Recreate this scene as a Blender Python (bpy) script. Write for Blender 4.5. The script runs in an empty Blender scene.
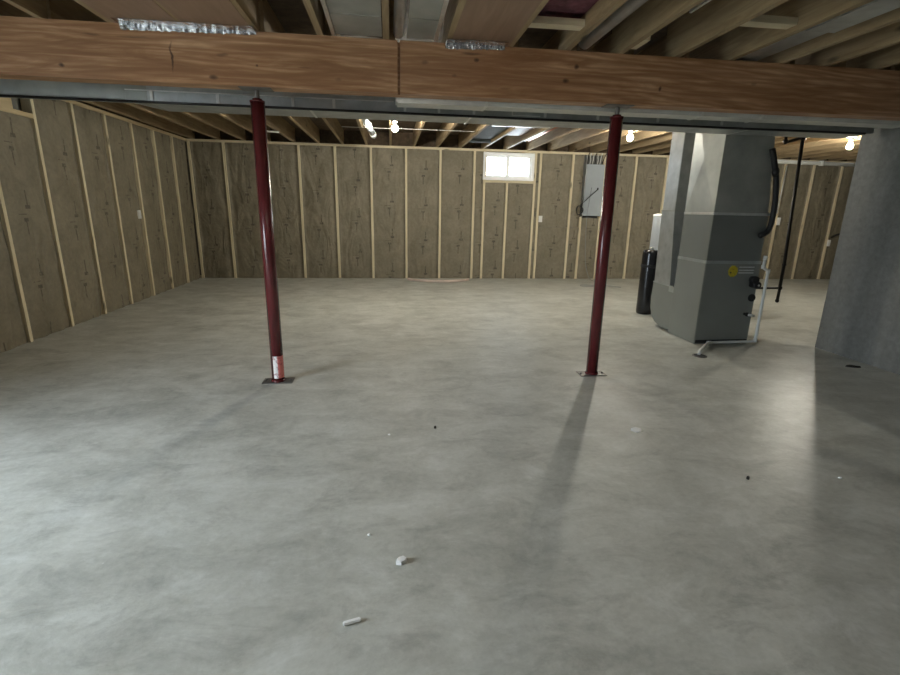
import bpy, math, random
from mathutils import Vector, Matrix, noise
random.seed(7)
SC = bpy.context.scene
COL = SC.collection
PI = math.pi

# ------------------------------------------------------------------ camera, world, exposure
cam_d = bpy.data.cameras.new('camera')
cam = bpy.data.objects.new('camera', cam_d); COL.objects.link(cam)
cam_d.sensor_width = 36.0
cam_d.lens = 485.07 / 900 * 36
cam_d.clip_start = 0.02; cam_d.clip_end = 200
r_ = Vector((0.99258466, -0.12007042, 0.01894183)); u_ = Vector((0.01268285, 0.25727757, 0.96625431)); f_ = Vector((0.12089187, 0.95884897, -0.2568926))
cp = Vector((3.31721, -9.05466, 1.2746))
cam.matrix_world = Matrix(((r_.x, u_.x, -f_.x, cp.x), (r_.y, u_.y, -f_.y, cp.y), (r_.z, u_.z, -f_.z, cp.z), (0, 0, 0, 1)))
SC.camera = cam
SC.view_settings.view_transform = 'Standard'
SC.view_settings.look = 'None'
SC.view_settings.gamma = 1.0
SC.view_settings.use_curve_mapping = False
SC.view_settings.exposure = 0.12
W = bpy.data.worlds.new('sky'); SC.world = W; W.use_nodes = True
nt = W.node_tree; nt.nodes.clear()
wo = nt.nodes.new('ShaderNodeOutputWorld'); bg = nt.nodes.new('ShaderNodeBackground')
bg.inputs[0].default_value = (0.78, 0.90, 1.0, 1); bg.inputs[1].default_value = 26.0     # bright overcast sky
nt.links.new(bg.outputs[0], wo.inputs[0])
BULB = 1600.0        # emission strength of the bare bulbs

def portal(loc, rot, sx, sy):
    l = bpy.data.lights.new('sky_portal', 'AREA'); l.shape = 'RECTANGLE'; l.size = sx; l.size_y = sy
    l.cycles.is_portal = True
    o = bpy.data.objects.new('sky_portal', l); COL.objects.link(o); o.location = loc; o.rotation_euler = rot
portal((-0.45, -8.10, 1.05), (0, -PI/2, 0), 2.1, 1.7)
portal((5.47, 0.33, 2.03), (-PI/2, 0, 0), 1.0, 0.5)

# ------------------------------------------------------------------ materials
def new_mat(name):
    m = bpy.data.materials.new(name); m.use_nodes = True
    t = m.node_tree; b = t.nodes['Principled BSDF']
    return m, t, b
def nd(t, kind, **kw):
    n = t.nodes.new(kind)
    for k, v in kw.items(): setattr(n, k, v)
    return n
def c4(c): return (c[0], c[1], c[2], 1)
def mapping(t, scale=(1, 1, 1), coord='Object', rnd=False):
    tc = nd(t, 'ShaderNodeTexCoord'); mp = nd(t, 'ShaderNodeMapping'); mp.inputs['Scale'].default_value = scale
    t.links.new(tc.outputs[coord], mp.inputs[0])
    if rnd:
        oi = nd(t, 'ShaderNodeObjectInfo'); mu = nd(t, 'ShaderNodeMath', operation='MULTIPLY'); mu.inputs[1].default_value = 37.0
        t.links.new(oi.outputs['Random'], mu.inputs[0])
        cb = nd(t, 'ShaderNodeCombineXYZ')
        for i in range(3): t.links.new(mu.outputs[0], cb.inputs[i])
        t.links.new(cb.outputs[0], mp.inputs['Location'])
    return mp
def noise_n(t, mp, scale, detail=4, rough=.55, dist=0.0):
    n = nd(t, 'ShaderNodeTexNoise'); n.inputs['Scale'].default_value = scale; n.inputs['Detail'].default_value = detail
    n.inputs['Roughness'].default_value = rough; n.inputs['Distortion'].default_value = dist
    t.links.new(mp.outputs[0], n.inputs['Vector']); return n.outputs['Fac']
def ramp(t, fac, stops):
    r = nd(t, 'ShaderNodeValToRGB'); e = r.color_ramp.elements
    while len(e) < len(stops): e.new(.5)
    for i, (p, c) in enumerate(stops): e[i].position = p; e[i].color = c4(c)
    t.links.new(fac, r.inputs[0]); return r.outputs[0]
def mixc(t, fac, a, b, mode='MIX'):
    m = nd(t, 'ShaderNodeMix', data_type='RGBA', blend_type=mode)
    if isinstance(fac, (int, float)): m.inputs[0].default_value = fac
    else: t.links.new(fac, m.inputs[0])
    for i, v in ((6, a), (7, b)):
        if isinstance(v, tuple): m.inputs[i].default_value = c4(v)
        else: t.links.new(v, m.inputs[i])
    return m.outputs[2]
def math_n(t, op, a, b=None, c=None):
    m = nd(t, 'ShaderNodeMath', operation=op)
    for i, v in enumerate((a, b, c)):
        if v is None: continue
        if isinstance(v, (int, float)): m.inputs[i].default_value = v
        else: t.links.new(v, m.inputs[i])
    return m.outputs[0]
def bump(t, b, h, strength=.3, dist=.01):
    n = nd(t, 'ShaderNodeBump'); n.inputs['Strength'].default_value = strength; n.inputs['Distance'].default_value = dist
    t.links.new(h, n.inputs['Height']); t.links.new(n.outputs[0], b.inputs['Normal'])
def simple(name, col, rough=.6, metal=0.0, var=.12, scale=6, bstr=0.0, mscale=(1, 1, 1), rnd=True):
    m, t, b = new_mat(name); mp = mapping(t, mscale, rnd=rnd)
    f = noise_n(t, mp, scale)
    lo = tuple(x*(1-var) for x in col); hi = tuple(min(1, x*(1+var)) for x in col)
    t.links.new(ramp(t, f, [(.3, lo), (.7, hi)]), b.inputs['Base Color'])
    b.inputs['Roughness'].default_value = rough; b.inputs['Metallic'].default_value = metal
    if bstr: bump(t, b, f, bstr)
    return m
def lumber(name, a, b_, axis, rough=.65, knots=True, rvar=True):
    """pine: grain stretched along axis"""
    m, t, b = new_mat(name)
    s = [9, 9, 9]; s[axis] = .8
    mp = mapping(t, tuple(s), rnd=rvar)
    f = noise_n(t, mp, 2.2, 6, .6, 1.2)
    col = ramp(t, f, [(.28, a), (.72, b_)])
    if knots:
        s2 = [5, 5, 5]; s2[axis] = 1.6
        v = nd(t, 'ShaderNodeTexVoronoi'); mp2 = mapping(t, tuple(s2), rnd=rvar); t.links.new(mp2.outputs[0], v.inputs['Vector']); v.inputs['Scale'].default_value = 1.0
        k = ramp(t, v.outputs['Distance'], [(.05, (0, 0, 0)), (.12, (1, 1, 1))])
        col = mixc(t, k, tuple(x*.35 for x in a), col)
    t.links.new(col, b.inputs['Base Color']); b.inputs['Roughness'].default_value = rough
    bump(t, b, f, .15, .004)
    return m
M = {}
M['stud'] = lumber('pine_stud', (.60, .51, .34), (.76, .67, .47), 2)
M['plate_x'] = lumber('pine_plate_x', (.58, .49, .33), (.74, .65, .46), 0)
M['plate_y'] = lumber('pine_plate_y', (.48, .37, .21), (.63, .51, .31), 1)
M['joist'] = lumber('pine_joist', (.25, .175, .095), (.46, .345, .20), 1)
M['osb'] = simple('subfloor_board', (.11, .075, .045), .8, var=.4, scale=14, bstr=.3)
M['galv'] = simple('galvanised_sheet', (.46, .48, .48), .42, .75, var=.16, scale=9)
M['duct_pale'] = simple('pale_duct_wrap', (.62, .63, .60), .38, .2, var=.12, scale=7, bstr=.15)
M['galv_dull'] = simple('galvanised_dull', (.40, .41, .38), .55, .55, var=.2, scale=4)
M['galv_bright'] = simple('galvanised_bright', (.75, .76, .74), .33, .8, var=.1, scale=20)
M['foil_dull'] = simple('foil_wrap', (.62, .63, .62), .35, .4, var=.08, scale=20)
M['foil'] = simple('foil_tape', (.62, .62, .64), .12, 1.0, var=.1, scale=30, bstr=.9)
M['panning'] = lumber('brown_panning', (.25, .155, .10), (.34, .215, .145), 1, .5, False)
M['cab_light'] = simple('cabinet_grey_paint', (.25, .26, .24), .45, .35, var=.06, scale=3)
M['cab_dark'] = simple('coil_cabinet_paint', (.19, .20, .185), .42, .25, var=.06, scale=3)
M['black_rubber'] = simple('black_rubber', (.012, .012, .013), .55)
M['black_iron'] = simple('black_iron', (.018, .017, .016), .45, .3)
M['black_gloss'] = simple('black_gloss_tank', (.010, .010, .012), .22)
M['pvc'] = simple('white_pvc', (.74, .75, .72), .35, var=.04)
M['white'] = simple('white_plastic', (.80, .80, .78), .4, var=.03)
M['vinyl'] = simple('white_vinyl', (.86, .87, .87), .35, var=.02)
M['tank_grey'] = simple('heater_grey_steel', (.30, .32, .34), .35, .1, var=.05)
M['boot_grey'] = simple('boot_grey', (.11, .125, .13), .8)
M['panel_grey'] = simple('panel_grey_enamel', (.36, .40, .43), .4, .1, var=.04)
M['cable_white'] = simple('white_cable', (.78, .78, .74), .5, var=.03)
M['cable_grey'] = simple('grey_cable', (.25, .26, .27), .5)
M['pink'] = simple('pink_fibreglass', (.16, .055, .07), .95, var=.4, scale=18, bstr=.8)
M['copper'] = simple('copper_pipe', (.60, .25, .16), .3, .8)
M['paper'] = simple('white_paper_scrap', (.93, .93, .91), .7, var=.05)
M['hose'] = simple('pale_pink_hose', (.66, .54, .48), .5)
M['steel'] = simple('plain_steel', (.20, .19, .18), .45, .7)
M['porcelain'] = simple('white_porcelain', (.85, .85, .83), .25, var=.02)
M['dirt'] = simple('dark_crumb', (.03, .025, .02), .9)
M['soil'] = simple('outside_ground', (.25, .24, .20), .95, var=.3)

def mat_red():
    m, t, b = new_mat('oxide_red_paint'); mp = mapping(t, (1, 1, .25), rnd=True)
    f = noise_n(t, mp, 22, 5)
    t.links.new(ramp(t, f, [(.3, (.080, .012, .014)), (.75, (.145, .020, .022))]), b.inputs['Base Color'])
    b.inputs['Roughness'].default_value = .26; b.inputs['Specular IOR Level'].default_value = .6
    bump(t, b, f, .08, .002); return m
M['red'] = mat_red()

def mat_floor():
    m, t, b = new_mat('trowelled_concrete')
    mp = mapping(t)
    big = noise_n(t, mp, .55, 4, .5, .4); mid = noise_n(t, mp, 2.6, 9, .70, .3); fine = noise_n(t, mp, 34, 5, .7)
    mp3 = mapping(t, (1, 1.7, 1)); streak = noise_n(t, mp3, 3.0, 9, .74, .45)
    c = ramp(t, mid, [(.34, (.380, .382, .332)), (.5, (.535, .540, .480)), (.66, (.670, .675, .615))])
    c = mixc(t, ramp(t, big, [(.35, (0, 0, 0)), (.65, (.55, .55, .55))]), c, (.50, .505, .445))
    c = mixc(t, ramp(t, streak, [(.34, (.60, .60, .60)), (.49, (0, 0, 0))]), c, (.25, .248, .212))
    c = mixc(t, ramp(t, streak, [(.52, (0, 0, 0)), (.66, (.6, .6, .6))]), c, (.74, .745, .70))
    c = mixc(t, .22, c, ramp(t, fine, [(.3, (.28, .28, .26)), (.7, (.62, .62, .60))]))
    v = nd(t, 'ShaderNodeTexVoronoi'); t.links.new(mp.outputs[0], v.inputs['Vector']); v.inputs['Scale'].default_value = 5.5
    spk = ramp(t, v.outputs['Distance'], [(.012, (.5, .5, .5)), (.03, (0, 0, 0))])
    c = mixc(t, spk, c, (.75, .75, .72))
    t.links.new(c, b.inputs['Base Color'])
    gx = nd(t, 'ShaderNodeSeparateXYZ'); t.links.new(mp.outputs[0], gx.inputs[0])
    pol = ramp(t, math_n(t, 'MULTIPLY', gx.outputs[0], .1), [(.20, (.55, .55, .55)), (.66, (.20, .20, .20))])   # floor is polished smoother towards the right
    rr = math_n(t, 'MULTIPLY_ADD', streak, .22, pol)
    rr = math_n(t, 'MAXIMUM', rr, .285)
    t.links.new(rr, b.inputs['Roughness']); b.inputs['Specular IOR Level'].default_value = .30
    h = math_n(t, 'MULTIPLY_ADD', mid, 1.0, math_n(t, 'MULTIPLY', fine, .10))
    mp4 = mapping(t, (.9, 2.2, 1)); wv = noise_n(t, mp4, 7, 3, .5, .3)
    h = math_n(t, 'MULTIPLY_ADD', wv, .55, h)
    bump(t, b, h, .30, .012)
    return m
M['floor'] = mat_floor()

def mat_concrete():
    m, t, b = new_mat('poured_concrete_wall')
    mp = mapping(t, (1, 1, .14)); mp2 = mapping(t)
    st = noise_n(t, mp, 3.2, 5, .6); bl = noise_n(t, mp2, 1.4, 6, .6); fi = noise_n(t, mp2, 25, 4, .6)
    c = ramp(t, st, [(.30, (.095, .095, .083)), (.5, (.145, .145, .130)), (.72, (.235, .235, .215))])
    c = mixc(t, ramp(t, bl, [(.35, (.45, .45, .45)), (.6, (0, 0, 0))]), c, (.10, .098, .085))
    c = mixc(t, .15, c, ramp(t, fi, [(.3, (.15, .15, .15)), (.7, (.5, .5, .5))]))
    t.links.new(c, b.inputs['Base Color']); b.inputs['Roughness'].default_value = .75
    bump(t, b, math_n(t, 'ADD', st, math_n(t, 'MULTIPLY', fi, .3)), .25, .01)
    return m
M['concrete'] = mat_concrete()

def mat_batt():
    """kraft faced insulation with the printed arrows repeating up the facing"""
    m, t, b = new_mat('brown_faced_batt')
    mp = mapping(t, (1, 1, 1), rnd=True)
    f = noise_n(t, mp, 4, 6, .6, .5); g = noise_n(t, mp, 26, 4, .6)
    c = ramp(t, f, [(.3, (.165, .144, .098)), (.7, (.255, .226, .162))])
    c = mixc(t, .2, c, ramp(t, g, [(.3, (.10, .08, .05)), (.7, (.32, .27, .19))]))
    tc = nd(t, 'ShaderNodeTexCoord'); sp = nd(t, 'ShaderNodeSeparateXYZ'); t.links.new(tc.outputs['Object'], sp.inputs[0])
    oi = nd(t, 'ShaderNodeObjectInfo')
    x, z = sp.outputs[0], math_n(t, 'ADD', sp.outputs[2], math_n(t, 'MULTIPLY', oi.outputs['Random'], 1.7))
    P = .62
    zz = math_n(t, 'MULTIPLY', math_n(t, 'FRACT', math_n(t, 'DIVIDE', z, P)), P)
    xs = math_n(t, 'ADD', x, math_n(t, 'MULTIPLY', math_n(t, 'SUBTRACT', oi.outputs['Random'], .5), .12))
    def rect(cx, hw, cz, hz):
        a = math_n(t, 'LESS_THAN', math_n(t, 'ABSOLUTE', math_n(t, 'SUBTRACT', xs, cx)), hw)
        d = math_n(t, 'LESS_THAN', math_n(t, 'ABSOLUTE', math_n(t, 'SUBTRACT', zz, cz)), hz)
        return math_n(t, 'MULTIPLY', a, d)
    marks = [rect(0, .008, .16, .07), rect(0, .030, .235, .017), rect(.05, .008, .43, .07), rect(.05, .032, .35, .017), rect(-.03, .05, .285, .004)]
    s = marks[0]
    for k in marks[1:]: s = math_n(t, 'MAXIMUM', s, k)
    wear = ramp(t, noise_n(t, mp, 40, 3), [(.30, (0, 0, 0)), (.50, (.75, .75, .75))])
    s = math_n(t, 'MULTIPLY', s, wear)
    c = mixc(t, s, c, (.05, .04, .028))
    t.links.new(c, b.inputs['Base Color']); b.inputs['Roughness'].default_value = .62
    mpw = mapping(t, (2.2, 2.2, .9), rnd=True); wr = noise_n(t, mpw, 2.0, 2, .45, 1.2)
    bump(t, b, math_n(t, 'MULTIPLY_ADD', g, .12, wr), .8, .06)
    return m
M['batt'] = mat_batt()

def mat_beam():
    m, t, b = new_mat('laminated_beam_face')
    mp = mapping(t, (.55, 5, 5.5)); f = noise_n(t, mp, 2.0, 6, .62, 1.6)
    mpb = mapping(t, (.35, 3, 26)); g = noise_n(t, mpb, 2.0, 4, .6, .6)
    w = nd(t, 'ShaderNodeTexWave', wave_type='RINGS', rings_direction='Y'); mpw = mapping(t, (.42, 1, 3.0)); t.links.new(mpw.outputs[0], w.inputs['Vector'])
    w.inputs['Scale'].default_value = 3.0; w.inputs['Distortion'].default_value = 9.0; w.inputs['Detail'].default_value = 3; w.inputs['Detail Scale'].default_value = 1.4
    c = ramp(t, f, [(.36, (.31, .15, .070)), (.5, (.470, .262, .135)), (.64, (.64, .40, .235))])
    c = mixc(t, ramp(t, g, [(.40, (.35, .35, .35)), (.55, (0, 0, 0))]), c, (.27, .115, .045))
    c = mixc(t, math_n(t, 'MULTIPLY', w.outputs['Fac'], .6), c, (.29, .135, .060))
    tc = nd(t, 'ShaderNodeTexCoord')
    wb = nd(t, 'ShaderNodeTexNoise'); wb.inputs['Scale'].default_value = 14; t.links.new(tc.outputs['Object'], wb.inputs['Vector'])
    wob = math_n(t, 'MULTIPLY', math_n(t, 'SUBTRACT', wb.outputs['Fac'], .5), .05)
    sp = nd(t, 'ShaderNodeSeparateXYZ'); t.links.new(tc.outputs['Object'], sp.inputs[0])
    X, Z = math_n(t, 'ADD', sp.outputs[0], wob), math_n(t, 'ADD', sp.outputs[2], math_n(t, 'MULTIPLY', wob, .35))
    tot = None
    for (kx, kz, rx, rz, s) in [(1.371, 2.066, .022, .011, .9), (2.24, 2.041, .026, .013, .85), (2.30, 2.168, .028, .009, .45), (2.498, 2.116, .009, .007, .8),
                                (3.902, 2.221, .016, .012, .85), (4.51, 2.124, .018, .014, .9), (4.58, 2.213, .017, .014, .9), (5.197, 2.106, .010, .015, .9), (1.56, 2.24, .05, .006, .45),
                                (1.80, 2.238, .09, .006, .40), (3.86, 2.255, .06, .008, .6), (2.003, 2.14, .0065, .075, .9), (3.56, 2.19, .02, .012, .45), (3.75, 2.12, .016, .009, .4), (4.1, 2.06, .03, .006, .3), (2.8, 2.12, .04, .006, .25), (3.0, 2.06, .02, .01, .3), (5.9, 2.17, .02, .01, .4)]:
        dx = math_n(t, 'DIVIDE', math_n(t, 'SUBTRACT', X, kx), rx); dz = math_n(t, 'DIVIDE', math_n(t, 'SUBTRACT', Z, kz), rz)
        d = math_n(t, 'ADD', math_n(t, 'MULTIPLY', dx, dx), math_n(t, 'MULTIPLY', dz, dz))
        k = math_n(t, 'MULTIPLY', math_n(t, 'SUBTRACT', 1.0, math_n(t, 'SMOOTH_MIN', math_n(t, 'MULTIPLY', d, .6), 1.0, .2)), s)
        k = math_n(t, 'MAXIMUM', k, 0.0)
        tot = k if tot is None else math_n(t, 'MAXIMUM', tot, k)
    c = mixc(t, tot, c, (.045, .018, .010))
    t.links.new(c, b.inputs['Base Color']); b.inputs['Roughness'].default_value = .5
    bump(t, b, math_n(t, 'ADD', f, g), .12, .004)
    return m
M['beam'] = mat_beam()

def mat_emit(name, col, s):
    m, t, b = new_mat(name); b.inputs['Base Color'].default_value = c4(col)
    b.inputs['Emission Color'].default_value = c4(col); b.inputs['Emission Strength'].default_value = s; return m
M['bulb'] = mat_emit('lit_bulb', (1.0, .95, .82), BULB)
M['bulb_soft'] = mat_emit('lit_soft_bulb', (1.0, .90, .74), BULB*.13)
def mat_glass():
    m, t, b = new_mat('thin_window_glass')
    o = t.nodes['Material Output']; tr = nd(t, 'ShaderNodeBsdfTransparent'); gl = nd(t, 'ShaderNodeBsdfGlossy'); gl.inputs['Roughness'].default_value = .02
    mx = nd(t, 'ShaderNodeMixShader'); mx.inputs[0].default_value = .07
    t.links.new(tr.outputs[0], mx.inputs[1]); t.links.new(gl.outputs[0], mx.inputs[2]); t.links.new(mx.outputs[0], o.inputs[0]); return m
M['glass'] = mat_glass()
def mat_sticker(name, a, b_, line):
    m, t, b = new_mat(name); tc = nd(t, 'ShaderNodeTexCoord'); sp = nd(t, 'ShaderNodeSeparateXYZ'); t.links.new(tc.outputs['Object'], sp.inputs[0])
    k = math_n(t, 'GREATER_THAN', sp.outputs[0], line)
    wv = nd(t, 'ShaderNodeTexNoise'); wv.inputs['Scale'].default_value = 60; t.links.new(tc.outputs['Object'], wv.inputs['Vector'])
    txt = ramp(t, wv.outputs['Fac'], [(.56, (0, 0, 0)), (.60, (.6, .6, .6))])
    c = mixc(t, k, a, b_); c = mixc(t, txt, c, (.35, .05, .06)); t.links.new(c, b.inputs['Base Color']); b.inputs['Roughness'].default_value = .45; return m
M['sticker'] = mat_sticker('column_label_print', (.85, .82, .80), (.75, .22, .20), .012)
M['sticker_white'] = mat_sticker('column_label_pale', (.82, .74, .72), (.82, .70, .68), .2)
def mat_yellow():
    m, t, b = new_mat('yellow_warning_print'); mp = mapping(t); f = noise_n(t, mp, 34, 3)
    t.links.new(ramp(t, f, [(.42, (.55, .44, .02)), (.62, (.42, .32, .015)), (.70, (.12, .09, .01))]), b.inputs['Base Color']); b.inputs['Roughness'].default_value = .4; return m
M['yellow'] = mat_yellow()

# ------------------------------------------------------------------ mesh builder
class MB:
    def __init__(s): s.v = []; s.f = []; s.sm = []
    def box(s, x0, x1, y0, y1, z0, z1, bev=0.0):
        n = len(s.v)
        if bev <= 0:
            s.v += [(x, y, z) for z in (z0, z1) for y in (y0, y1) for x in (x0, x1)]
            for q in ((0, 2, 3, 1), (4, 5, 7, 6), (0, 1, 5, 4), (2, 6, 7, 3), (0, 4, 6, 2), (1, 3, 7, 5)):
                s.f.append(tuple(n+i for i in q)); s.sm.append(False)
        else:
            import bmesh
            bm = bmesh.new(); bmesh.ops.create_cube(bm, size=1.0)
            for v in bm.verts:
                v.co = Vector(((x0+x1)/2+v.co.x*(x1-x0), (y0+y1)/2+v.co.y*(y1-y0), (z0+z1)/2+v.co.z*(z1-z0)))
            bmesh.ops.bevel(bm, geom=list(bm.edges), offset=bev, segments=2, affect='EDGES')
            bm.verts.index_update()
            for v in bm.verts: s.v.append(tuple(v.co))
            for f in bm.faces: s.f.append(tuple(n+v.index for v in f.verts)); s.sm.append(False)
            bm.free()
        return s
    def hexa(s, pts):
        n = len(s.v); s.v += [tuple(p) for p in pts]
        for q in ((0, 3, 2, 1), (4, 5, 6, 7), (0, 1, 5, 4), (1, 2, 6, 5), (2, 3, 7, 6), (3, 0, 4, 7)):
            s.f.append(tuple(n+i for i in q)); s.sm.append(False)
        return s
    def quad(s, a, b, c, d): n = len(s.v); s.v += [tuple(a), tuple(b), tuple(c), tuple(d)]; s.f.append((n, n+1, n+2, n+3)); s.sm.append(False); return s
    def tube(s, pts, r, seg=12, closed=False, caps=True):
        pts = [Vector(p) for p in pts]; N = len(pts)
        rs = r if isinstance(r, (list, tuple)) else [r]*N
        rings = []; up = None
        for i in range(N):
            if closed: d = pts[(i+1) % N]-pts[i-1]
            elif i == 0: d = pts[1]-pts[0]
            elif i == N-1: d = pts[-1]-pts[-2]
            else: d = (pts[i+1]-pts[i]).normalized()+(pts[i]-pts[i-1]).normalized()
            d.normalize()
            if up is None:
                a = Vector((0, 0, 1)) if abs(d.z) < .9 else Vector((1, 0, 0)); up = d.cross(a).normalized()
            else: up = (up-d*up.dot(d)).normalized()
            w = d.cross(up); n = len(s.v)
            for k in range(seg):
                a = 2*PI*k/seg; s.v.append(tuple(pts[i]+(up*math.cos(a)+w*math.sin(a))*rs[i]))
            rings.append(n)
        for i in range(N if closed else N-1):
            a, b = rings[i], rings[(i+1) % N]
            for k in range(seg):
                k2 = (k+1) % seg; s.f.append((a+k, a+k2, b+k2, b+k)); s.sm.append(True)
        if caps and not closed:
            s.f.append(tuple(rings[0]+k for k in reversed(range(seg)))); s.sm.append(False)
            s.f.append(tuple(rings[-1]+k for k in range(seg))); s.sm.append(False)
        return s
    def lathe(s, prof, cx, cy, seg=24):
        return s.tube([(cx, cy, z+i*1e-6) for i, (r, z) in enumerate(prof)], [r for r, z in prof], seg)
    def sphere(s, c, r, sx=1, sz=1, seg=14, rg=8):
        n = len(s.v)
        for j in range(1, rg):
            a = PI*j/rg
            for k in range(seg):
                b = 2*PI*k/seg; s.v.append((c[0]+r*math.sin(a)*math.cos(b)*sx, c[1]+r*math.sin(a)*math.sin(b)*sx, c[2]+r*math.cos(a)*sz))
        s.v += [(c[0], c[1], c[2]+r*sz), (c[0], c[1], c[2]-r*sz)]; T = n+(rg-1)*seg
        for j in range(rg-2):
            for k in range(seg):
                k2 = (k+1) % seg; s.f.append((n+j*seg+k, n+(j+1)*seg+k, n+(j+1)*seg+k2, n+j*seg+k2)); s.sm.append(True)
        for k in range(seg):
            k2 = (k+1) % seg; s.f.append((T, n+k, n+k2)); s.sm.append(True); s.f.append((T+1, n+(rg-2)*seg+k2, n+(rg-2)*seg+k)); s.sm.append(True)
        return s
    def mesh(s, name, mat):
        me = bpy.data.meshes.new(name); me.from_pydata(s.v, [], s.f); me.materials.append(mat)
        me.polygons.foreach_set('use_smooth', s.sm); me.update(); return me
    def build(s, name, mat, parent=None, loc=(0, 0, 0)):
        return link(name, s.mesh(name, mat), parent, loc)
def link(name, me, parent=None, loc=(0, 0, 0), rz=0):
    o = bpy.data.objects.new(name, me); COL.objects.link(o); o.location = loc; o.rotation_euler = (0, 0, rz)
    if parent: o.parent = parent
    return o
def tag(o, label, cat, group=None):
    o['label'] = label; o['category'] = cat
    if group: o['group'] = group
    return o
def thing(name, label, cat, loc=(0, 0, 0), group=None):
    return tag(link(name, None, None, loc), label, cat, group)
def struct(o): o['kind'] = 'structure'; return o
def arc(pts, rad=.05, n=5):
    """rounds the corners of a polyline"""
    pts = [Vector(p) for p in pts]; out = [pts[0]]
    for i in range(1, len(pts)-1):
        a, b, c = pts[i-1], pts[i], pts[i+1]; ra = min(rad, (a-b).length*.45, (c-b).length*.45)
        p = b+(a-b).normalized()*ra; q = b+(c-b).normalized()*ra
        for k in range(n+1):
            t = k/n; out.append(p.lerp(b, t).lerp(b.lerp(q, t), t))
    out.append(pts[-1]); return out

JB = 2.310; JT = 2.545          # underside and top of the joists
BACK = -12.0; FARX = 13.4; PX = 7.54

# ------------------------------------------------------------------ floor, walls, subfloor
struct(MB().box(-.4, FARX+.35, BACK-.2, .35, -.12, 0).build('floor', M['floor']))
wl = struct(link('wall_left', MB().box(-.32, -.10, BACK, -8.95, 0, JB).box(-.32, -.10, -7.25, .35, 0, JB).box(-.32, -.10, -8.95, -7.25, 2.08, JB).mesh('wall_left', M['concrete'])))
wb = struct(MB().box(-.10, 5.00, .10, .34, 0, JB).box(5.94, FARX+.1, .10, .34, 0, JB).box(5.00, 5.94, .10, .34, 0, 1.80).box(5.0, 5.94, .10, .34, 2.27, JB).build('wall_back', M['concrete']))
wr = struct(MB().box(FARX+.1, FARX+.35, BACK, .34, 0, JB).build('wall_right', M['concrete']))
wf = struct(MB().box(-.32, FARX+.35, BACK-.2, BACK, 0, JB).build('wall_front', M['concrete']))
wc = MB().box(PX, PX+.24, BACK, -4.85, 0, JB-.0)
struct(wc.build('wall_centre', M['concrete']))
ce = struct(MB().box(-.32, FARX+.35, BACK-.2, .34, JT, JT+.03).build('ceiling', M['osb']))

# studs / plates
HS = 2.272
stud_me = MB().box(-.019, .019, 0, .089, 0, HS).mesh('stud', M['stud'])
def stud(parent, x, y, rz=0, top=HS, z0=0, lean=0):
    if abs(top-HS) < 1e-6 and z0 == 0: me = stud_me
    else: me = MB().box(-.019, .019, 0, .089, 0, top-z0).mesh('stud', M['stud'])
    o = link('stud', me, parent, (x, y, z0), rz); o.rotation_euler = (0, lean, rz); return o
bx = [.572+.61*k for k in range(0, 21)]
for k, x in enumerate(bx):
    if k == 8: stud(wb, x, 0, top=1.745)          # cripple under the window
    else: stud(wb, x, 0, lean=random.uniform(-.0015, .0015))
stud(wb, .02, 0)
for x in (5.03, 5.965): stud(wb, x, 0)
stud(wb, 6.90, 0, top=1.17)
MB().box(-.089, FARX, .050, .089, 0, .038).build('bottom_plate', M['plate_x'], wb)
MB().box(-.089, FARX, 0, .089, HS, HS+.038).build('top_plate', M['plate_x'], wb)
MB().box(5.049, 5.946, 0, .089, 1.745, 1.783).build('sill_plate', M['plate_x'], wb)
ly = [-(.556+.618*k) for k in range(0, 18)]
R90 = PI/2
for k, y in enumerate(ly):
    if -9.05 < y < -7.15: continue
    top = HS if k <= 5 else 2.02
    o = stud(wl, 0, y, R90, top=top)
for y in (-7.19, -9.01): stud(wl, 0, y, R90, top=2.02)
MB().box(-.089, -.050, -7.15, -.0, 0, .038).build('bottom_plate', M['plate_y'], wl)
MB().box(-.089, 0, ly[5]-.019, 0, HS, HS+.038).build('top_plate', M['plate_y'], wl)
MB().box(-.089, 0, -7.21, ly[5]-.019, 2.02, 2.06).build('top_plate', M['plate_y'], wl)
MB().box(-.089, -.03, -5.2, -3.87, 2.06, 2.16).build('blocking', M['plate_y'], wl)

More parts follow.
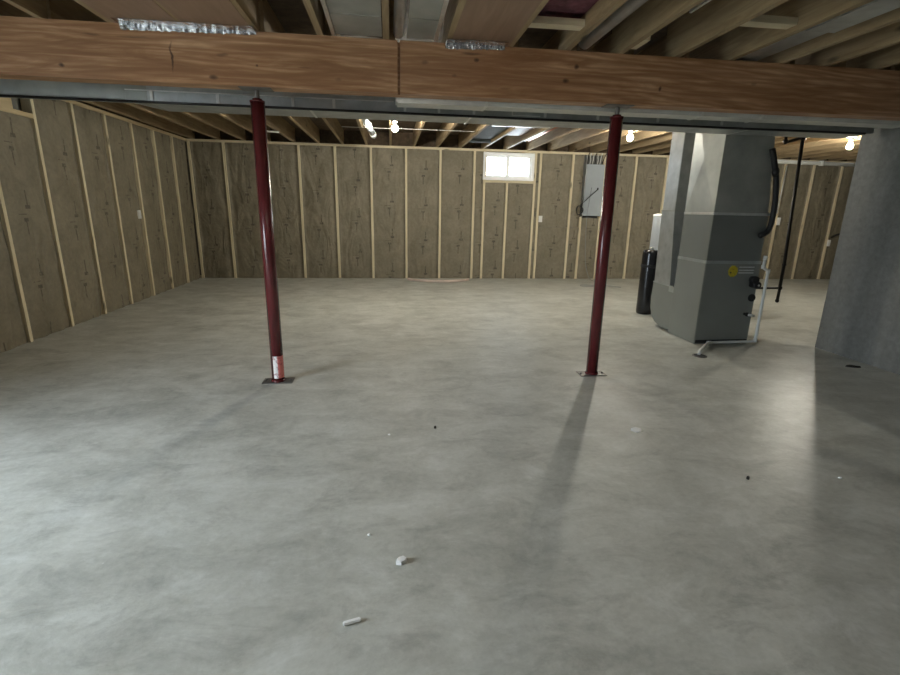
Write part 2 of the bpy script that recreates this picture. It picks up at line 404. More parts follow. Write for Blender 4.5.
# insulation batts: four shared shapes, puffed and creased
def batt_mesh(w, h, seed):
    mb = MB(); nx, nz = 9, 30; rn = random.Random(seed); so = Vector((seed*3.1, 1.7, seed))
    cr = [(rn.uniform(-.5, .5), rn.uniform(0, h), rn.uniform(-.9, .9), rn.uniform(.010, .022)) for _ in range(5)]
    for j in range(nz+1):
        for i in range(nx+1):
            x = -w/2+w*i/nx; z = h*j/nz
            e = 1-abs(2*x/w)**4
            d = .028-.018*e - .012*noise.noise(Vector((x*5, z*1.6, 0))+so) - .006*noise.noise(Vector((x*14, z*6, 3))+so)
            for (cx, cz, sl, a) in cr:
                t = (x-cx*w)+(z-cz)*sl*.5; q = abs(z-cz)
                if q < .45: d -= a*math.exp(-(t/.022)**2)*(1-q/.45)
            if z < .12: d += .012*math.sin(x*26+seed)*(1-z/.12)
            mb.v.append((x, max(.004, d), z))
    for j in range(nz):
        for i in range(nx):
            a = j*(nx+1)+i; mb.f.append((a, a+1, a+nx+2, a+nx+1)); mb.sm.append(True)
    # thickness behind: sides and back
    n = len(mb.v); mb.v += [(-w/2, .048, 0), (w/2, .048, 0), (w/2, .048, h), (-w/2, .048, h)]
    mb.f.append((n, n+3, n+2, n+1)); mb.sm.append(False)
    c = [0, nx, (nz+1)*(nx+1)-1, nz*(nx+1)]
    mb.f.append((c[0], n, n+1, c[1])); mb.sm.append(False); mb.f.append((c[3], c[2], n+2, n+3)); mb.sm.append(False)
    for i0, b0, b1 in ((0, n, n+3), (nx, n+1, n+2)):
        ids = [j*(nx+1)+i0 for j in range(nz+1)]
        mb.f.append(tuple(ids+[b1, b0]) if i0 else tuple(reversed(ids+[b1, b0]))); mb.sm.append(False)
    return mb
bm_full = [batt_mesh(.568, HS-.003, s).mesh('insulation_batt', M['batt']) for s in range(5)]
def batt(parent, a, b, z0, z1, side, seed):
    if side == 'b': mid = ((a+b)/2, 0, z0); rz = 0
    else: mid = (0, (a+b)/2, z0); rz = R90
    w = abs(b-a)-.040; h = z1-z0
    if abs(w-.568) < .012 and abs(h-(HS-.003)) < .01: me = bm_full[seed % 5]
    else: me = batt_mesh(w, h, seed).mesh('insulation_batt', M['batt'])
    return link('insulation_batt', me, parent, mid, rz)
B0, B1 = .002, HS-.001
edges = [.02]+bx[:8]+[5.03]
for i in range(len(edges)-1): batt(wb, edges[i], edges[i+1], B0, B1, 'b', i*3+1)
batt(wb, 5.03, 5.452, B0, 1.74, 'b', 31); batt(wb, 5.452, 5.965, B0, 1.74, 'b', 32)
batt(wb, 5.965, 6.062, B0, B1, 'b', 33)
batt(wb, 6.062, 6.672, B0, .97, 'b', 34); batt(wb, 6.062, 6.672, .975, B1, 'b', 35)
batt(wb, 6.672, 6.90, B0, .97, 'b', 36); batt(wb, 6.672, 6.90, .975, B1, 'b', 37)
batt(wb, 6.90, 7.282, B0, 1.15, 'b', 38)
for k in range(11, 20): batt(wb, bx[k], bx[k+1], B0, B1, 'b', k*3+2)
le = [.02]+ly
for i in range(0, 13):
    if le[i+1] < -7.2: break
    batt(wl, le[i], le[i+1], B0, B1 if i <= 5 else 2.019, 'l', i*2+40)

# ------------------------------------------------------------------ window in the back wall
wn = struct(MB().box(5.0, 5.94, -.004, .33, 2.215, 2.262).box(5.0, 5.94, -.004, .33, 1.79, 1.835).box(5.0, 5.035, -.004, .33, 1.8355, 2.2145).box(5.885, 5.94, -.004, .33, 1.8355, 2.2145).build('window_1', M['vinyl']))
MB().box(5.036, 5.884, .03, .09, 2.178, 2.214).box(5.036, 5.884, .03, .09, 1.836, 1.872).box(5.036, 5.068, .03, .09, 1.8725, 2.1775).box(5.845, 5.884, .03, .09, 1.8725, 2.1775).build('window_frame', M['vinyl'], wn)
MB().box(5.425, 5.485, .020, .085, 1.873, 2.177).build('meeting_stile', M['vinyl'], wn)
MB().box(5.069, 5.424, .055, .061, 1.873, 2.177).build('pane', M['glass'], wn)
MB().box(5.486, 5.844, .065, .071, 1.873, 2.177).build('pane', M['glass'], wn)
# glazed patio door in the left wall, beside and behind the camera
dn = struct(MB().box(-.30, -.02, -8.95, -8.89, 0, 2.08).box(-.30, -.02, -7.31, -7.25, 0, 2.08).box(-.30, -.02, -8.89, -7.31, 2.02, 2.08).box(-.30, -.02, -8.89, -7.31, 0, .05).build('door_1', M['vinyl']))
for y0, y1, xo in ((-8.89, -8.10, 0), (-8.10, -7.31, .04)):
    MB().box(-.22+xo, -.18+xo, y0, y0+.06, .05, 2.02).box(-.22+xo, -.18+xo, y1-.06, y1, .05, 2.02).box(-.22+xo, -.18+xo, y0+.06, y1-.06, 1.95, 2.02).box(-.22+xo, -.18+xo, y0+.06, y1-.06, .05, .14).build('door_frame', M['vinyl'], dn)
    MB().box(-.203+xo, -.197+xo, y0+.06, y1-.06, .14, 1.95).build('pane', M['glass'], dn)
struct(MB().box(-30, -.42, -40, 12, -.14, -.02).build('ground', M['soil']))

# ------------------------------------------------------------------ joists
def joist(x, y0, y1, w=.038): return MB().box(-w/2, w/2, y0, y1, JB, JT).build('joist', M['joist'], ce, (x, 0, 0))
near_x = [.06, .46, .87, 1.29, 1.68, 2.10, 2.51, 2.90, 3.31, 3.71, 4.12, 4.51, 4.885, 5.29, 5.695, 6.08, 6.43, 6.84, 7.25]
for x in near_x: joist(x, BACK+.05, -5.42)
k = 0; far_x = []
x = 3.351-.408*8
while x < FARX: far_x.append(x); joist(x+(.0 if abs(x-3.351) > .01 else 0), -5.50+.0, .10); x += .408
# rim and blocking
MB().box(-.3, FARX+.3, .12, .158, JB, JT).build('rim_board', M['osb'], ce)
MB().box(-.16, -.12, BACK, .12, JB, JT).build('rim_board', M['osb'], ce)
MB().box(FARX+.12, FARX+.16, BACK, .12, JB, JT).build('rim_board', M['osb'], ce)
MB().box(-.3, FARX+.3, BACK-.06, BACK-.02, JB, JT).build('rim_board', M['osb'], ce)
for (a, b, y) in ((4.142, 4.488, -5.86), (5.313, 5.672, -6.10)):
    MB().box(a, b, y-.040, y+.040, JB+.03, JB+.068).build('blocking', M['plate_x'], ce)
MB().box(4.905, 4.96, -5.80, -5.62, JB+.01, JB+.06).build('blocking', M['stud'], ce)
MB().box(4.142, 4.488, -7.2, -5.60, JB+.10, JT-.005).build('ceiling_insulation', M['pink'], ce)
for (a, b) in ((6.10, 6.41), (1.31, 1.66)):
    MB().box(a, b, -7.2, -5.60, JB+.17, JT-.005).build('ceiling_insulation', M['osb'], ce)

# ------------------------------------------------------------------ main beam
BZ0, BZ1 = 1.998, 2.309
bt = thing('support_beam', 'long orange brown laminated wood beam spanning the basement on red columns', 'beam', (3.39, -5.49, BZ0))
for a, b, y0, y1 in ((-.09, 3.382, -5.552, -5.512), (3.398, PX+.12, -5.552, -5.512), (-.09, PX+.12, -5.510, -5.430)):
    o = MB().box(a, b, y0, y1, BZ0, BZ1).build('beam_ply', M['beam']); o.parent = bt; o.matrix_parent_inverse = Matrix.Translation((-3.39, 5.49, -BZ0))

# ------------------------------------------------------------------ steel columns
def column(x, y, label, st_ang, st_w, mat, tube_top):
    t = thing('steel_column', label, 'column', (x, y, 0), 'red steel columns under the beam')
    MB().tube([(0, 0, .012), (0, 0, tube_top)], .0445, 28).build('post', M['red'], t)
    MB().box(-.11, .11, -.06, .06, 0, .006, .002).build('base_plate', M['steel'], t)
    for sx in (-.09, .09): MB().tube([(sx, 0, .006), (sx, 0, .016)], .009, 6).build('anchor_bolt', M['steel'], t)
    MB().lathe([(.052, .0061), (.052, .014), (.0455, .02)], 0, 0, 28).build('collar', M['red'], t)
    MB().lathe([(.0475, tube_top), (.0475, tube_top+.010), (.030, tube_top+.014), (.030, tube_top+.022)], 0, 0, 24).build('cap', M['red'], t)
    sc = MB(); prof = []; z = tube_top+.022
    while z < BZ0-.008: prof += [(.017, z), (.0145, z+.003)]; z += .006
    sc.lathe(prof, 0, 0, 14).build('jack_screw', M['steel'], t)
    MB().box(-.10, .10, -.055, .055, BZ0-.007, BZ0-.0005, .002).build('top_plate', M['steel'], t)
    s = MB(); n = 8
    for z in (.035, .205):
        for k in range(n+1):
            a = st_ang+(k/n-.5)*st_w; s.v.append((.0455*math.cos(a), .0455*math.sin(a), z))
    for k in range(n): s.f.append((k, k+1, n+2+k, n+1+k)); s.sm.append(True)
    s.build('paper_label', mat, t)
column(2.477, -5.495, 'left red steel column with a white and red paper label at its foot', -1.10, 1.9, M['sticker'], 1.915)
column(4.927, -5.495, 'right red steel column nearer the furnace, with a narrow pale label', -.30, 1.1, M['sticker_white'], 1.915)

# ------------------------------------------------------------------ trunk ducts behind the beam
TZ0, TZ1 = 1.957, 2.300
TY0, TY1 = -5.10, -4.76
td = thing('trunk_duct', 'wide galvanised trunk duct hung under the joists behind the beam', 'duct', (1.6, TY0, TZ0))
def part(mb, name, mat, parent):
    o = mb.build(name, mat); o.parent = parent; o.matrix_parent_inverse = Matrix.Translation(-Vector(parent.location)); return o
part(MB().box(1.64, 7.40, TY0, TY1, TZ0, TZ1, .004), 'duct_body', M['galv'], td)
part(MB().box(.01, 1.50, TY0, -4.98, TZ0+.01, TZ1, .003).hexa([(1.50, TY0, TZ0+.01), (1.64, TY0, TZ0), (1.64, TY1, TZ0), (1.50, -4.98, TZ0+.01), (1.50, TY0, TZ1), (1.64, TY0, TZ1), (1.64, TY1, TZ1), (1.50, -4.98, TZ1)]), 'reducer', M['galv_dull'], td)
for x in (1.672, 2.113, 2.632, 2.924, 3.443, 3.698, 3.965, 4.523, 4.95, 5.45, 6.0):
    part(MB().box(x-.010, x+.010, TY0-.010, TY0, TZ0+.012, TZ0+.075, .002), 'drive_cleat', M['galv_bright'], td)
part(MB().box(1.50, 3.36, TY0-.006, TY0, 2.030, 2.037), 'seam', M['galv_bright'], td)
part(MB().box(4.26, 4.484, TY0-.006, TY0, 2.008, 2.014).box(4.26, 4.484, TY0-.006, TY0, 1.972, 1.978).box(4.26, 4.268, TY0-.006, TY0, 1.978, 2.008), 'access_panel', M['galv_bright'], td)
for x in (2.75, 3.95, 5.15, 6.3): part(MB().box(x-.008, x+.008, TY0-.001, TY1+.001, TZ0-.003, TZ0), 'standing_seam', M['galv_bright'], td)
fd = thing('flat_duct', 'pale narrow duct tucked against the beam from mid-beam to the furnace', 'duct', (3.37, -5.42, 1.972))
part(MB().box(3.385, 7.40, -5.425, -5.25, 1.972, 2.14, .012), 'duct_body', M['duct_pale'], fd)
part(MB().box(3.37, 4.00, -5.4285, -5.245, 1.968, 2.142, .012), 'tape_wrap', M['foil_dull'], fd)
for x in (4.0, 5.62, 6.1): part(MB().box(x-.012, x+.012, -5.4285, -5.246, 1.967, 2.143, .004), 'slip_joint', M['galv_bright'], fd)
tag(MB().tube([(.02, -5.118, 1.955), (2.2, -5.118, 1.956), (4.2, -5.118, 1.952), (6.1, -5.118, 1.948), (7.3, -5.118, 1.950)], .009, 8).build('gas_line', M['black_iron']), 'thin black pipe running along the front lower edge of the trunk duct', 'pipe')

# ------------------------------------------------------------------ near ceiling: panning, tape, pipes
def ntag(mb, name, mat, label, cat, group=None): return tag(mb.build(name, mat), label, cat, group)
ntag(MB().box(1.70, 2.09, -9.5, -5.56, JB-.004, JB-.001), 'panning_sheet', M['panning'], 'brown panning sheet under the joists, leftmost, above the long foil tape', 'panel', 'brown panning sheets')
ntag(MB().box(2.11, 2.50, -9.5, -5.56, JB-.004, JB-.001), 'panning_sheet', M['panning'], 'brown panning sheet under the joists just left of the dark open bay', 'panel', 'brown panning sheets')
ntag(MB().box(3.725, 4.105, -9.5, -5.56, JB-.004, JB-.001), 'panning_sheet', M['panning'], 'brown panning sheet beside the pink insulation bay, above the short foil tape', 'panel', 'brown panning sheets')
for (a, b, lab, e) in ((2.985, 3.285, 'grey galvanised pan between joists with bright edge on its left', 0), (3.44, 3.625, 'grey galvanised pan between joists with bright edge on its right', 1)):
    t = thing('galvanised_pan', lab, 'panel', (a, -5.56, JB+.01), 'galvanised pans between near joists')
    part(MB().box(a, b, -9.5, -7.0, JB+.012, JB+.014).box(a, b, -6.995, -5.90, JB+.012, JB+.014).box(a, b, -5.895, -5.56, JB+.010, JB+.014), 'pan_sheet', M['galv_dull'], t)
    ex = a if e == 0 else b
    part(MB().box(ex-.012, ex+.012, -9.5, -5.56, JB+.001, JB+.009), 'edge_cleat', M['galv_bright'], t)
ntag(MB().tube([(3.39, -9.5, 2.345), (3.39, -5.57, 2.345)], .034, 16), 'metal_pipe', M['galv'], 'slim grey metal pipe between the two galvanised pans, above the beam joint', 'pipe')
ntag(MB().tube([(4.62, -9.5, 2.36), (4.62, -5.57, 2.36)], .045, 16), 'metal_pipe', M['galv'], 'thick grey metal pipe beside the joist right of the pink insulation', 'pipe')
t = thing('joist_duct', 'blue-grey sheet metal duct running between joists above the right half of beam', 'duct', (5.86, -5.56, 2.33))
part(MB().box(5.76, 5.93, -6.10, -5.50, 2.33, 2.43, .004), 'duct_body', M['galv'], t)
part(MB().box(5.75, 5.94, -9.5, -6.115, 2.318, 2.44, .004), 'duct_body', M['galv'], t)
ntag(MB().box(4.935, 4.95, -6.8, -6.25, 2.318, 2.345), 'metal_strip', M['galv_bright'], 'short bright metal strip along a joist at top of the photo', 'strip')
def tape(x0, x1, label, seed):
    mb = MB(); n = 40; rn = random.Random(seed)
    rows = []
    for j, (y, z) in enumerate(((-5.66, JB-.0055), (-5.60, JB-.006), (-5.5535, JB-.008), (-5.5535, 2.275))):
        row = []
        for i in range(n+1):
            x = x0+(x1-x0)*i/n
            d = rn.uniform(0, .006)
            if j < 2: p = (x, y, z-d*.6)
            else: p = (x, y-.0005-d, z+(rn.uniform(-.004, .004) if j == 3 else -.002) - (.002 if j == 3 else 0)+ (i/n)*(.014 if j == 3 else 0))
            row.append(len(mb.v)); mb.v.append(p)
        rows.append(row)
    for j in range(3):
        for i in range(n): mb.f.append((rows[j][i], rows[j+1][i], rows[j+1][i+1], rows[j][i+1])); mb.sm.append(False)
    o = mb.build('foil_tape', M['foil']); return tag(o, label, 'tape', 'foil tape on the beam top')
tape(1.73, 2.515, 'long crinkled foil tape along the beam top on the left', 3)
tape(3.69, 4.085, 'short crinkled foil tape on the beam top right of the beam joint', 5)

# ------------------------------------------------------------------ bits in the far ceiling
ntag(MB().box(4.62, 4.99-.03, -2.9, -.75, JB+.05, JB+.16).box(4.62, 4.96, -.80, -.72, JB+.01, JB+.05), 'joist_duct', M['boot_grey'], 'grey duct boot between far joists just left above the window', 'duct')
ntag(MB().box(4.62, 5.38, -2.56, -2.52, JB-.016, JB-.001), 'metal_strap', M['galv_bright'], 'bright metal strap across the joists near the window', 'strap')
ntag(MB().box(5.03, 5.35, -2.0, -1.2, JB+.07, JB+.075), 'panning_sheet', M['panning'], 'rust brown sheet between far joists above the window', 'panel')
for i, (xx, lab) in enumerate(((5.47, 'left one of two thin copper pipes between joists right of window'), (5.53, 'right one of two thin copper pipes between joists right of window'))):
    ntag(MB().tube([(xx, -3.0, 2.34), (xx, -1.0, 2.34)], .011, 8), 'copper_pipe', M['copper'] if i else M['galv_bright'], lab, 'pipe', 'thin pipes between far joists')
t = thing('vent_fitting', 'white and grey plastic vent fitting strapped beside a joist left of the middle bulb', 'fitting', (3.05, -3.0, 2.24))
part(MB().tube([(3.045, -3.25, 2.24), (3.06, -2.75, 2.24)], .034, 16), 'white_pipe', M['pvc'], t)
part(MB().tube([(3.062, -2.70, 2.24), (3.075, -2.55, 2.24)], .042, 16), 'coupling', M['pvc'], t)
part(MB().tube([(3.075, -2.55, 2.24), (3.10, -1.85, 2.25)], .036, 16), 'grey_pipe', M['tank_grey'], t)
part(MB().tube([(3.10, -1.85, 2.25), (3.11, -1.65, 2.25)], .045, 16), 'end_coupling', M['pvc'], t)
ntag(MB().tube([(1.60, -1.55, 2.265), (1.80, -1.50, 2.265)], .014, 10), 'pipe_stub', M['pvc'], 'short white pipe stub under the joists behind the left column', 'pipe')
ntag(MB().tube([(2.70, -1.95, 2.303), (3.38, -1.95, 2.303), (3.395, -2.74, 2.303)], .004, 6), 'lamp_cable', M['cable_white'], 'white cable running left from the middle bulb', 'cable')
ntag(MB().tube([(3.41, -2.74, 2.303), (3.42, -1.98, 2.303), (4.5, -1.97, 2.303)], .004, 6), 'lamp_cable', M['cable_white'], 'white cable running right from the middle bulb under the joists', 'cable')

def lamp(x, y, label, mat='bulb'):
    t = thing('bulb_lamp', label, 'lamp', (x, y, JB-.0005), 'bare bulbs on the joists')
    MB().lathe([(.052, -.020), (.056, -.004), (.056, 0)], 0, 0, 20).build('base', M['porcelain'], t)
    MB().lathe([(.022, -.062), (.024, -.055), (.034, -.020)], 0, 0, 16).build('socket', M['porcelain'], t)
    MB().sphere((0, 0, -.125), .036, 1, 1.15).build('bulb', M[mat], t)
lamp(3.396, -2.80, 'bare lit bulb left of the window, above the back floor')
lamp(6.36, -2.78, 'bare lit bulb between the right red column and the furnace')
lamp(9.46, -2.80, 'bare lit bulb at far right beyond the furnace by the concrete wall')
lamp(3.50, -8.15, 'bare lit bulb on the joists above and ahead of the camera', 'bulb_soft')

# ------------------------------------------------------------------ furnace
FX0, FX1, FY0, FY1 = 6.345, 6.925, -4.68, -4.20
fn = thing('furnace', 'tall grey upright furnace with coil box and sheet metal plenum', 'furnace', (FX0, FY0, 0))
part(MB().box(FX0, FX1, FY0, FY1, .0, .825, .006), 'cabinet', M['cab_light'], fn)
part(MB().box(FX0+.002, FX1-.012, FY0+.002, FY1-.002, .826, 1.262, .004), 'coil_cabinet', M['cab_dark'], fn)
def crossed(mb, a, b, c, d, nrm, h):
    """sheet metal panel a b c d with a pressed cross"""
    a, b, c, d = map(Vector, (a, b, c, d)); m = (a+b+c+d)/4+Vector(nrm)*h; n = len(mb.v)
    mb.v += [tuple(a), tuple(b), tuple(c), tuple(d), tuple(m)]
    for q in ((0, 1, 4), (1, 2, 4), (2, 3, 4), (3, 0, 4)): mb.f.append(tuple(n+i for i in q)); mb.sm.append(False)
pl = MB(); Z0, Z1 = 1.275, 2.305; a, b, c, d = FX0+.004, FX1-.018, FY0+.004, FY1-.004; b2 = b-.105
crossed(pl, (a, d, Z0), (a, c, Z0), (a, c, Z1), (a, d, Z1), (-1, 0, 0), .024)
crossed(pl, (a, c, Z0), (b, c, Z0), (b2, c, Z1), (a, c, Z1), (0, -1, 0), .014)
crossed(pl, (b, c, Z0), (b, d, Z0), (b2, d, Z1), (b2, c, Z1), (1, 0, 0), .012)
crossed(pl, (b, d, Z0), (a, d, Z0), (a, d, Z1), (b2, d, Z1), (0, 1, 0), .012)
pl.quad((a, c, Z1), (b2, c, Z1), (b2, d, Z1), (a, d, Z1)); pl.quad((a, c, Z0), (a, d, Z0), (b, d, Z0), (b, c, Z0))
part(pl, 'plenum', M['galv_dull'], fn)
part(MB().box(FX0-.002, FX1, FY0-.002, FY1+.002, 1.263, 1.288, .003), 'seam_tape', M['galv_bright'], fn)
part(MB().box(FX0-.003, FX1+.001, FY0-.003, FY1+.003, .806, .836, .003), 'seam_tape', M['galv'], fn)
for z in (.775, .745, .72): part(MB().box(6.70, 6.86, FY0-.002, FY0, z-.006, z+.006), 'paper_label', M['galv_bright'], fn)
ys = MB(); n = 20
cx, cz = 6.638, .735
ring = []
for k in range(n):
    r = .052 if k % 2 == 0 else .047; ang = 2*PI*k/n
    ring.append((cx+r*math.cos(ang)*1.0, cz+r*math.sin(ang)*1.15))
for yy in (FY0-.003, FY0): ys.v += [(px, yy, pz) for px, pz in ring]
ys.f.append(tuple(range(n))); ys.sm.append(False)
for k in range(n): ys.f.append((k, n+k, n+(k+1) % n, (k+1) % n)); ys.sm.append(False)
o = part(ys, 'warning_label', M['yellow'], fn); o['label'] = 'yellow warning sticker on the cabinet front'
part(MB().tube([(6.615, FY0-.004, .722), (6.615, FY0, .722)], .009, 12), 'label_mark', M['black_rubber'], fn)
part(MB().tube([(6.86, FY0-.05, .655), (6.86, FY0, .655)], .038, 16).tube([(6.885, FY0-.06, .605), (6.885, FY0, .605)], .036, 16).box(6.83, 6.92, FY0-.03, FY0, .585, .68, .006), 'gas_inlet', M['black_rubber'], fn)
part(MB().tube([(6.892, FY0-.065, .605), (6.892, FY0-.06, .605)], .010, 12), 'inlet_nut', M['galv_bright'], fn)
part(MB().tube([(6.885, FY0-.012, .473), (6.885, FY0, .473)], .037, 20), 'vent_knockout', M['black_rubber'], fn)
part(MB().tube([(6.865, FY0-.012, .305), (6.865, FY0, .305)], .020, 14).tube([(6.84, FY0-.006, .31), (6.84, FY0, .31)], .014, 10), 'drain_port', M['black_rubber'], fn)
part(MB().tube([(6.87, FY0-.022, .303), (6.925, FY0-.030, .296)], .012, 10), 'drain_stub', M['pvc'], fn)
part(MB().box(FX0+.01, FX1-.01, FY0-.001, FY0, .012, .045), 'base_slot', M['black_rubber'], fn)

# return air drop beside it, with its curved boot
rd = thing('return_duct', 'tall galvanised return air duct dropping to the floor behind the furnace', 'duct', (6.36, -4.0, 0))
RY0, RY1 = -4.06, -3.76
rm = MB(); zz = 1.29
def tapered(mb, z0, z1, y00, y01, y10, y11, xa=6.36, xb=6.86):
    mb.hexa([(xa, y00, z0), (xb, y00, z0), (xb, y01, z0), (xa, y01, z0), (xa, y10, z1), (xb, y10, z1), (xb, y11, z1), (xa, y11, z1)])
part(MB().box(6.36, 6.86, -4.00, -3.755, 1.302, 2.300, .004), 'upper_duct', M['galv'], rd)
lo = MB(); tapered(lo, .50, 1.29, -4.10, -3.775, -4.00, -3.745); part(lo, 'lower_duct', M['galv'], rd)
part(MB().box(6.352, 6.868, -4.008, -3.745, 1.29, 1.302, .002), 'slip_joint', M['galv_dull'], rd)
bo = MB(); prof = [(-4.198, .50), (-4.198, .03), (-4.12, .022), (-3.98, .028), (-3.88, .055), (-3.80, .11), (-3.755, .20), (-3.745, .32), (-3.76, .50)]
n = len(prof)
for xx in (6.36, 6.86): bo.v += [(xx, y, z) for y, z in prof]
bo.f.append(tuple(reversed(range(n)))); bo.sm.append(False); bo.f.append(tuple(range(n, 2*n))); bo.sm.append(False)
for k in range(n): bo.f.append((k, (k+1) % n, n+(k+1) % n, n+k)); bo.sm.append(False)
part(bo, 'boot', M['cab_light'], rd)
part(MB().box(6.352, 6.868, -4.196, -4.095, .44, .50, .003).box(6.352, 6.868, -4.196, -3.76, .495, .507, .002), 'boot_collar', M['galv'], rd)
part(MB().box(6.40, 6.82, -4.15, -3.98, 0, .024), 'boot_foot', M['black_rubber'], rd)

# black tank and the grey water heater behind it
t = thing('pressure_tank', 'slim black cylindrical tank standing on the floor left of the furnace', 'tank', (6.60, -3.20, 0))
MB().lathe([(.085, 0), (.098, .008), (.102, .04), (.102, .77), (.098, .80), (.085, .815), (.03, .823)], 0, 0, 32).build('body', M['black_gloss'], t)
MB().lathe([(.103, .60), (.105, .605), (.105, .63), (.103, .635)], 0, 0, 32).build('band', M['black_rubber'], t)
MB().lathe([(.022, .820), (.022, .850), (.012, .853)], 0, 0, 16).build('cap', M['galv_bright'], t)
t = thing('water_heater', 'grey cylindrical water heater with white top behind the return duct', 'water heater', (7.02, -2.90, 0))
MB().lathe([(.245, .03), (.250, .04), (.250, 1.235), (.248, 1.24)], 0, 0, 40).build('jacket', M['tank_grey'], t)
MB().lathe([(.252, 1.225), (.254, 1.23), (.254, 1.250), (.20, 1.262), (.02, 1.266)], 0, 0, 40).build('top_cover', M['white'], t)
MB().lathe([(.235, 0), (.235, .031)], 0, 0, 32).build('base_ring', M['black_rubber'], t)
for sx in (-.1, .1): MB().tube([(sx, .05, 1.255), (sx, .05, 1.36), (.21, .05, 1.40) if sx > 0 else (.12, .05, 1.44)], .011, 10).build('water_pipe', M['copper'], t)

# lines at the furnace's right
t = thing('refrigerant_line', 'black foam wrapped refrigerant line curving into the coil box', 'pipe', (6.95, -4.50, 1.07))
rl = [(6.800, -4.712, 1.86), (6.835, -4.715, 1.762), (6.895, -4.715, 1.60), (6.928, -4.715, 1.365), (6.925, -4.715, 1.181), (6.899, -4.715, 1.106), (6.831, -4.708, 1.077)]
part(MB().tube(arc(rl, .08), .025, 12), 'insulated_tube', M['black_rubber'], t)
part(MB().sphere((6.868, -4.72, 1.66), .032, 1, 1.4), 'wrapped_joint', M['black_rubber'], t)
t = thing('drain_pipe', 'white plastic condensate drain pipe down the furnace corner and along its foot', 'pipe', (6.98, -4.72, 0))
dp = [(6.930, -4.715, .875), (6.925, -4.715, .775), (6.985, -4.715, .745), (6.985, -4.715, .03), (6.46, -4.735, .03), (6.20, -5.0, .03), (6.155, -5.05, .012)]
part(MB().tube(arc(dp, .018, 3), .0145, 12), 'tube', M['pvc'], t)
for p, q in (((6.932, -4.715, .89), (6.929, -4.715, .85)), ((6.925, -4.715, .80), (6.925, -4.715, .765)), ((6.985, -4.715, .76), (6.985, -4.715, .72)), ((6.985, -4.715, .06), (6.985, -4.715, .022)), ((6.49, -4.734, .03), (6.45, -4.736, .03))):
    part(MB().tube([p, q], .0185, 12), 'fitting', M['pvc'], t)
t = thing('floor_drain', 'small dark floor drain at the end of the white drain pipe', 'drain', (6.15, -5.07, 0))
MB().lathe([(.065, .0005), (.065, .004), (.055, .005)], 0, 0, 24).build('rim', M['steel'], t)
MB().lathe([(.052, .0052), (.052, .0058)], 0, 0, 20).build('grate', M['black_rubber'], t)
t = thing('gas_pipe', 'black iron gas pipe with drip leg standing right of the furnace', 'pipe', (7.5, -4.3, 0))
part(MB().tube([(7.245, -4.3, 2.309), (7.26, -4.3, 1.99)], .014, 10), 'supply_drop', M['black_iron'], t)
part(MB().tube([(7.27, -4.3, 1.98), (7.44, -4.3, 2.030)], .014, 10), 'cross_pipe', M['black_iron'], t)
part(MB().tube([(7.445, -4.3, 2.02), (7.51, -4.3, .76), (7.51, -4.3, .50)], .0165, 12), 'riser', M['black_iron'], t)
part(MB().tube([(7.513, -4.3, .509), (7.05, -4.3, .509)], .012, 10), 'branch_pipe', M['black_iron'], t)
part(MB().tube([(7.513, -4.3, .52), (7.509, -4.3, .366)], .015, 12), 'drip_leg', M['black_iron'], t)
for c, r in (((7.26, -4.3, 1.985), .024), ((7.445, -4.3, 2.025), .026), ((7.513, -4.3, .509), .023), ((7.509, -4.3, .37), .020), ((7.51, -4.3, .76), .022)):
    part(MB().sphere(c, r, 1, 1.1, 10, 6), 'fitting', M['black_iron'], t)
part(MB().tube([(7.443, -4.3, 2.03), (7.440, -4.3, 2.309)], .005, 6), 'pipe_hanger', M['steel'], t)

# long white pipe along the back wall at right
t = thing('waste_pipe', 'long white plastic pipe along the top of the back wall at right', 'pipe', (10.4, -.06, 2.245))
part(MB().tube([(9.3, -.06, 2.275), (FARX-.05, -.06, 2.235)], .034, 16), 'tube', M['pvc'], t)
part(MB().tube([(11.58, -.06, 2.255), (11.66, -.06, 2.255)], .045, 16), 'coupling', M['pvc'], t)
part(MB().box(11.61, 11.63, -.10, -.02, 2.21, 2.30), 'hanger', M['white'], t)
ntag(MB().tube([(10.93, -.03, 2.20), (10.90, -.03, 1.30)], .013, 8), 'conduit', M['galv_bright'], 'thin pale conduit dropping down the back wall right of the furnace', 'conduit')

MB().box(6.227, 6.595, -2.825, -2.735, JB, JB+.038).build('blocking', M['plate_x'], ce)
def outlet(x, y, z, side, label, w=.055, h=.10, nm='outlet_box'):
    t = thing(nm, label, 'outlet box', (x, y, z), 'electrical boxes on the studs')
    r = 0 if side == 'b' else R90
    t.rotation_euler = (0, 0, r)
    MB().box(-w/2, w/2, -.012, .05, -h/2, h/2, .003).build('box', M['white'], t)
    MB().box(-w/2+.008, w/2-.008, -.0145, -.0122, -h/2+.012, h/2-.012).build('face', M['white'], t)
outlet(6.118, 0, 1.118, 'b', 'white outlet box on the stud right of the window', .065, .115)
outlet(10.975, -.03, 1.15, 'b', 'small white box on the stud just right of the furnace', .05, .15)
outlet(12.20, 0, .74, 'b', 'white outlet box on the stud beside the concrete wall', .07, .13)
outlet(0.0, -1.915, 1.12, 'l', 'white outlet box on the left wall stud', .06, .11)
t = thing('wire_bundle', 'loose dark wires with a white connector at far right stud', 'wires', (12.3, -.02, .95))
part(MB().tube(arc([(12.20, -.03, .86), (12.32, -.05, .92), (12.45, -.06, .93), (12.62, -.05, 1.0)], .05), .018, 8), 'wire', M['black_rubber'], t)
part(MB().box(12.40, 12.62, -.06, -.03, .98, 1.03, .005), 'connector', M['white'], t)

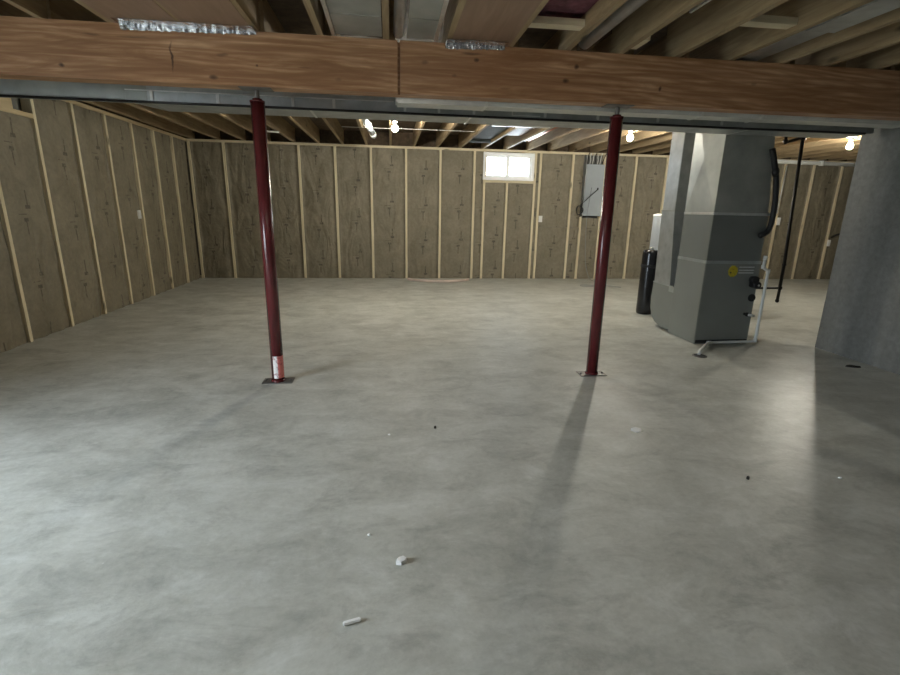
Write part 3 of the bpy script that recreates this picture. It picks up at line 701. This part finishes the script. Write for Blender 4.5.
# ------------------------------------------------------------------ electrical panel
t = thing('electrical_panel', 'grey electrical panel between studs on the back wall', 'panel', (6.93, 0, 1.19))
part(MB().box(6.925, 7.275, -.012, .085, 1.19, 2.11, .006), 'enclosure', M['panel_grey'], t)
part(MB().box(6.945, 7.255, -.020, -.0125, 1.22, 2.09, .004), 'cover', M['panel_grey'], t)
part(MB().box(7.155, 7.185, -.030, -.0205, 1.655, 1.70, .004), 'latch', M['black_rubber'], t)
part(MB().box(6.915, 6.924, -.015, .08, 1.17, HS-.002), 'edge_flashing', M['galv_bright'], t)
rn = random.Random(4)
for i in range(7):
    x0 = 6.95+i*.048; x1 = x0+rn.uniform(-.02, .03)
    tag(MB().tube(arc([(x0, .035, 2.118), (x0+.01, .03, 2.18), (x1, .0, 2.25), (x1+.01, -.03, 2.300)], .03), .0075, 6).build('power_cable', M['cable_white'] if i % 3 else M['black_rubber']), ('leftmost', 'second from left', 'third from left', 'middle', 'third from right', 'second from right', 'rightmost')[i]+' of the seven cables entering the top of the grey electrical panel', 'cable', 'cables above the electrical panel')
co = [(7.16, -.032, 1.66), (7.0, -.045, 1.52), (6.87, -.05, 1.40)]
for k in range(0, 33):
    a = PI/2*.6-k*2*PI/14; rr = .062+.006*math.sin(k*1.3); co.append((6.835+rr*math.cos(a), -.055-.0016*k*.4, 1.29+rr*1.25*math.sin(a)))
ntag(MB().tube(co, .009, 8), 'coiled_cable', M['black_rubber'], 'black cable coiled in a ring hanging at the panel lower left corner', 'cable')
pts = [(7.05, -.025, 1.70), (7.00, -.03, 1.2), (7.02, -.03, .7), (7.05, -.04, .3), (7.10, -.15, .012), (7.12, -.6, .006), (6.95, -1.0, .006), (6.62, -.95, .006), (6.68, -.80, .006), (7.2, -.95, .006), (7.3, -1.1, .006)]
ntag(MB().tube(arc(pts, .15), .0045, 6), 'ground_wire', M['cable_grey'], 'thin grey wire hanging from the panel and looping on the floor', 'cable')

# hose on floor along back wall
h = []
for k in range(25):
    u = k/24; x = 3.64+1.1*u; h.append((x, -.26-.24*math.sin(PI*u)**.8-.05*u, .025))
ntag(MB().tube(h, .024, 8), 'floor_hose', M['hose'], 'pale pinkish hose lying curved on the floor at the back wall', 'hose')
ntag(MB().tube([(3.68, -.22, .010), (4.2, -.30, .010), (4.74, -.27, .010)], .009, 8), 'floor_cable', M['black_rubber'], 'dark cable lying on the floor just behind the pale hose', 'cable')

# ------------------------------------------------------------------ litter on the floor
def scrap(x, y, sx, sy, rz, label, mat='paper', th=.004, nm='paper_scrap', cat='scrap', seed=1):
    rn = random.Random(seed); mb = MB(); n = 7
    rg = []
    for k in range(n):
        a = 2*PI*k/n; q = rn.uniform(.8, 1.1); rg.append((sx*math.cos(a)*q/2, sy*math.sin(a)*q/2))
    for z, s in ((.0, 1), (th, .85)): mb.v += [(px*s, py*s, z+(rn.uniform(0, th*.5) if z else 0)) for px, py in rg]
    mb.f.append(tuple(reversed(range(n)))); mb.sm.append(False); mb.f.append(tuple(range(n, 2*n))); mb.sm.append(False)
    for k in range(n): mb.f.append((k, (k+1) % n, n+(k+1) % n, n+k)); mb.sm.append(False)
    o = mb.build(nm, M[mat], None, (x, y, 0)); o.rotation_euler = (0, 0, rz); return tag(o, label, cat)
o = MB().box(-.030, .026, -.008, .008, 0, .010, .003).build('wrapper', M['paper'], None, (3.185, -7.775, 0)); o.rotation_euler = (0, 0, .25)
tag(o, 'small white folded wrapper on the floor nearest the camera', 'scrap')
scrap(3.344, -7.517, .045, .035, .3, 'crumpled pale scrap on the floor above the folded wrapper', th=.012, seed=2)
scrap(4.789, -6.518, .085, .08, .5, 'white square paper scrap on the floor below the right column', seed=3)
scrap(3.573, -6.392, .018, .018, 0, 'tiny dark pebble in the middle of the floor', 'dirt', .01, 'pebble', 'pebble', 4)
scrap(5.075, -7.096, .016, .016, 0, 'tiny dark pebble on the right part of the floor', 'dirt', .01, 'pebble', 'pebble', 5)
scrap(5.554, -7.129, .022, .018, 0, 'tiny white chip on the shaded floor at right', seed=6)
scrap(7.33, -5.47, .14, .05, -.4, 'dark crumb of dirt at the foot of the concrete wall', 'dirt', .012, 'dirt_clump', 'dirt', 7)
scrap(3.30, -6.46, .018, .015, 0, 'tiny white chip left of the dark pebble', seed=8)
scrap(3.22, -7.35, .014, .012, 0, 'tiny white chip above the crumpled scrap', seed=9)
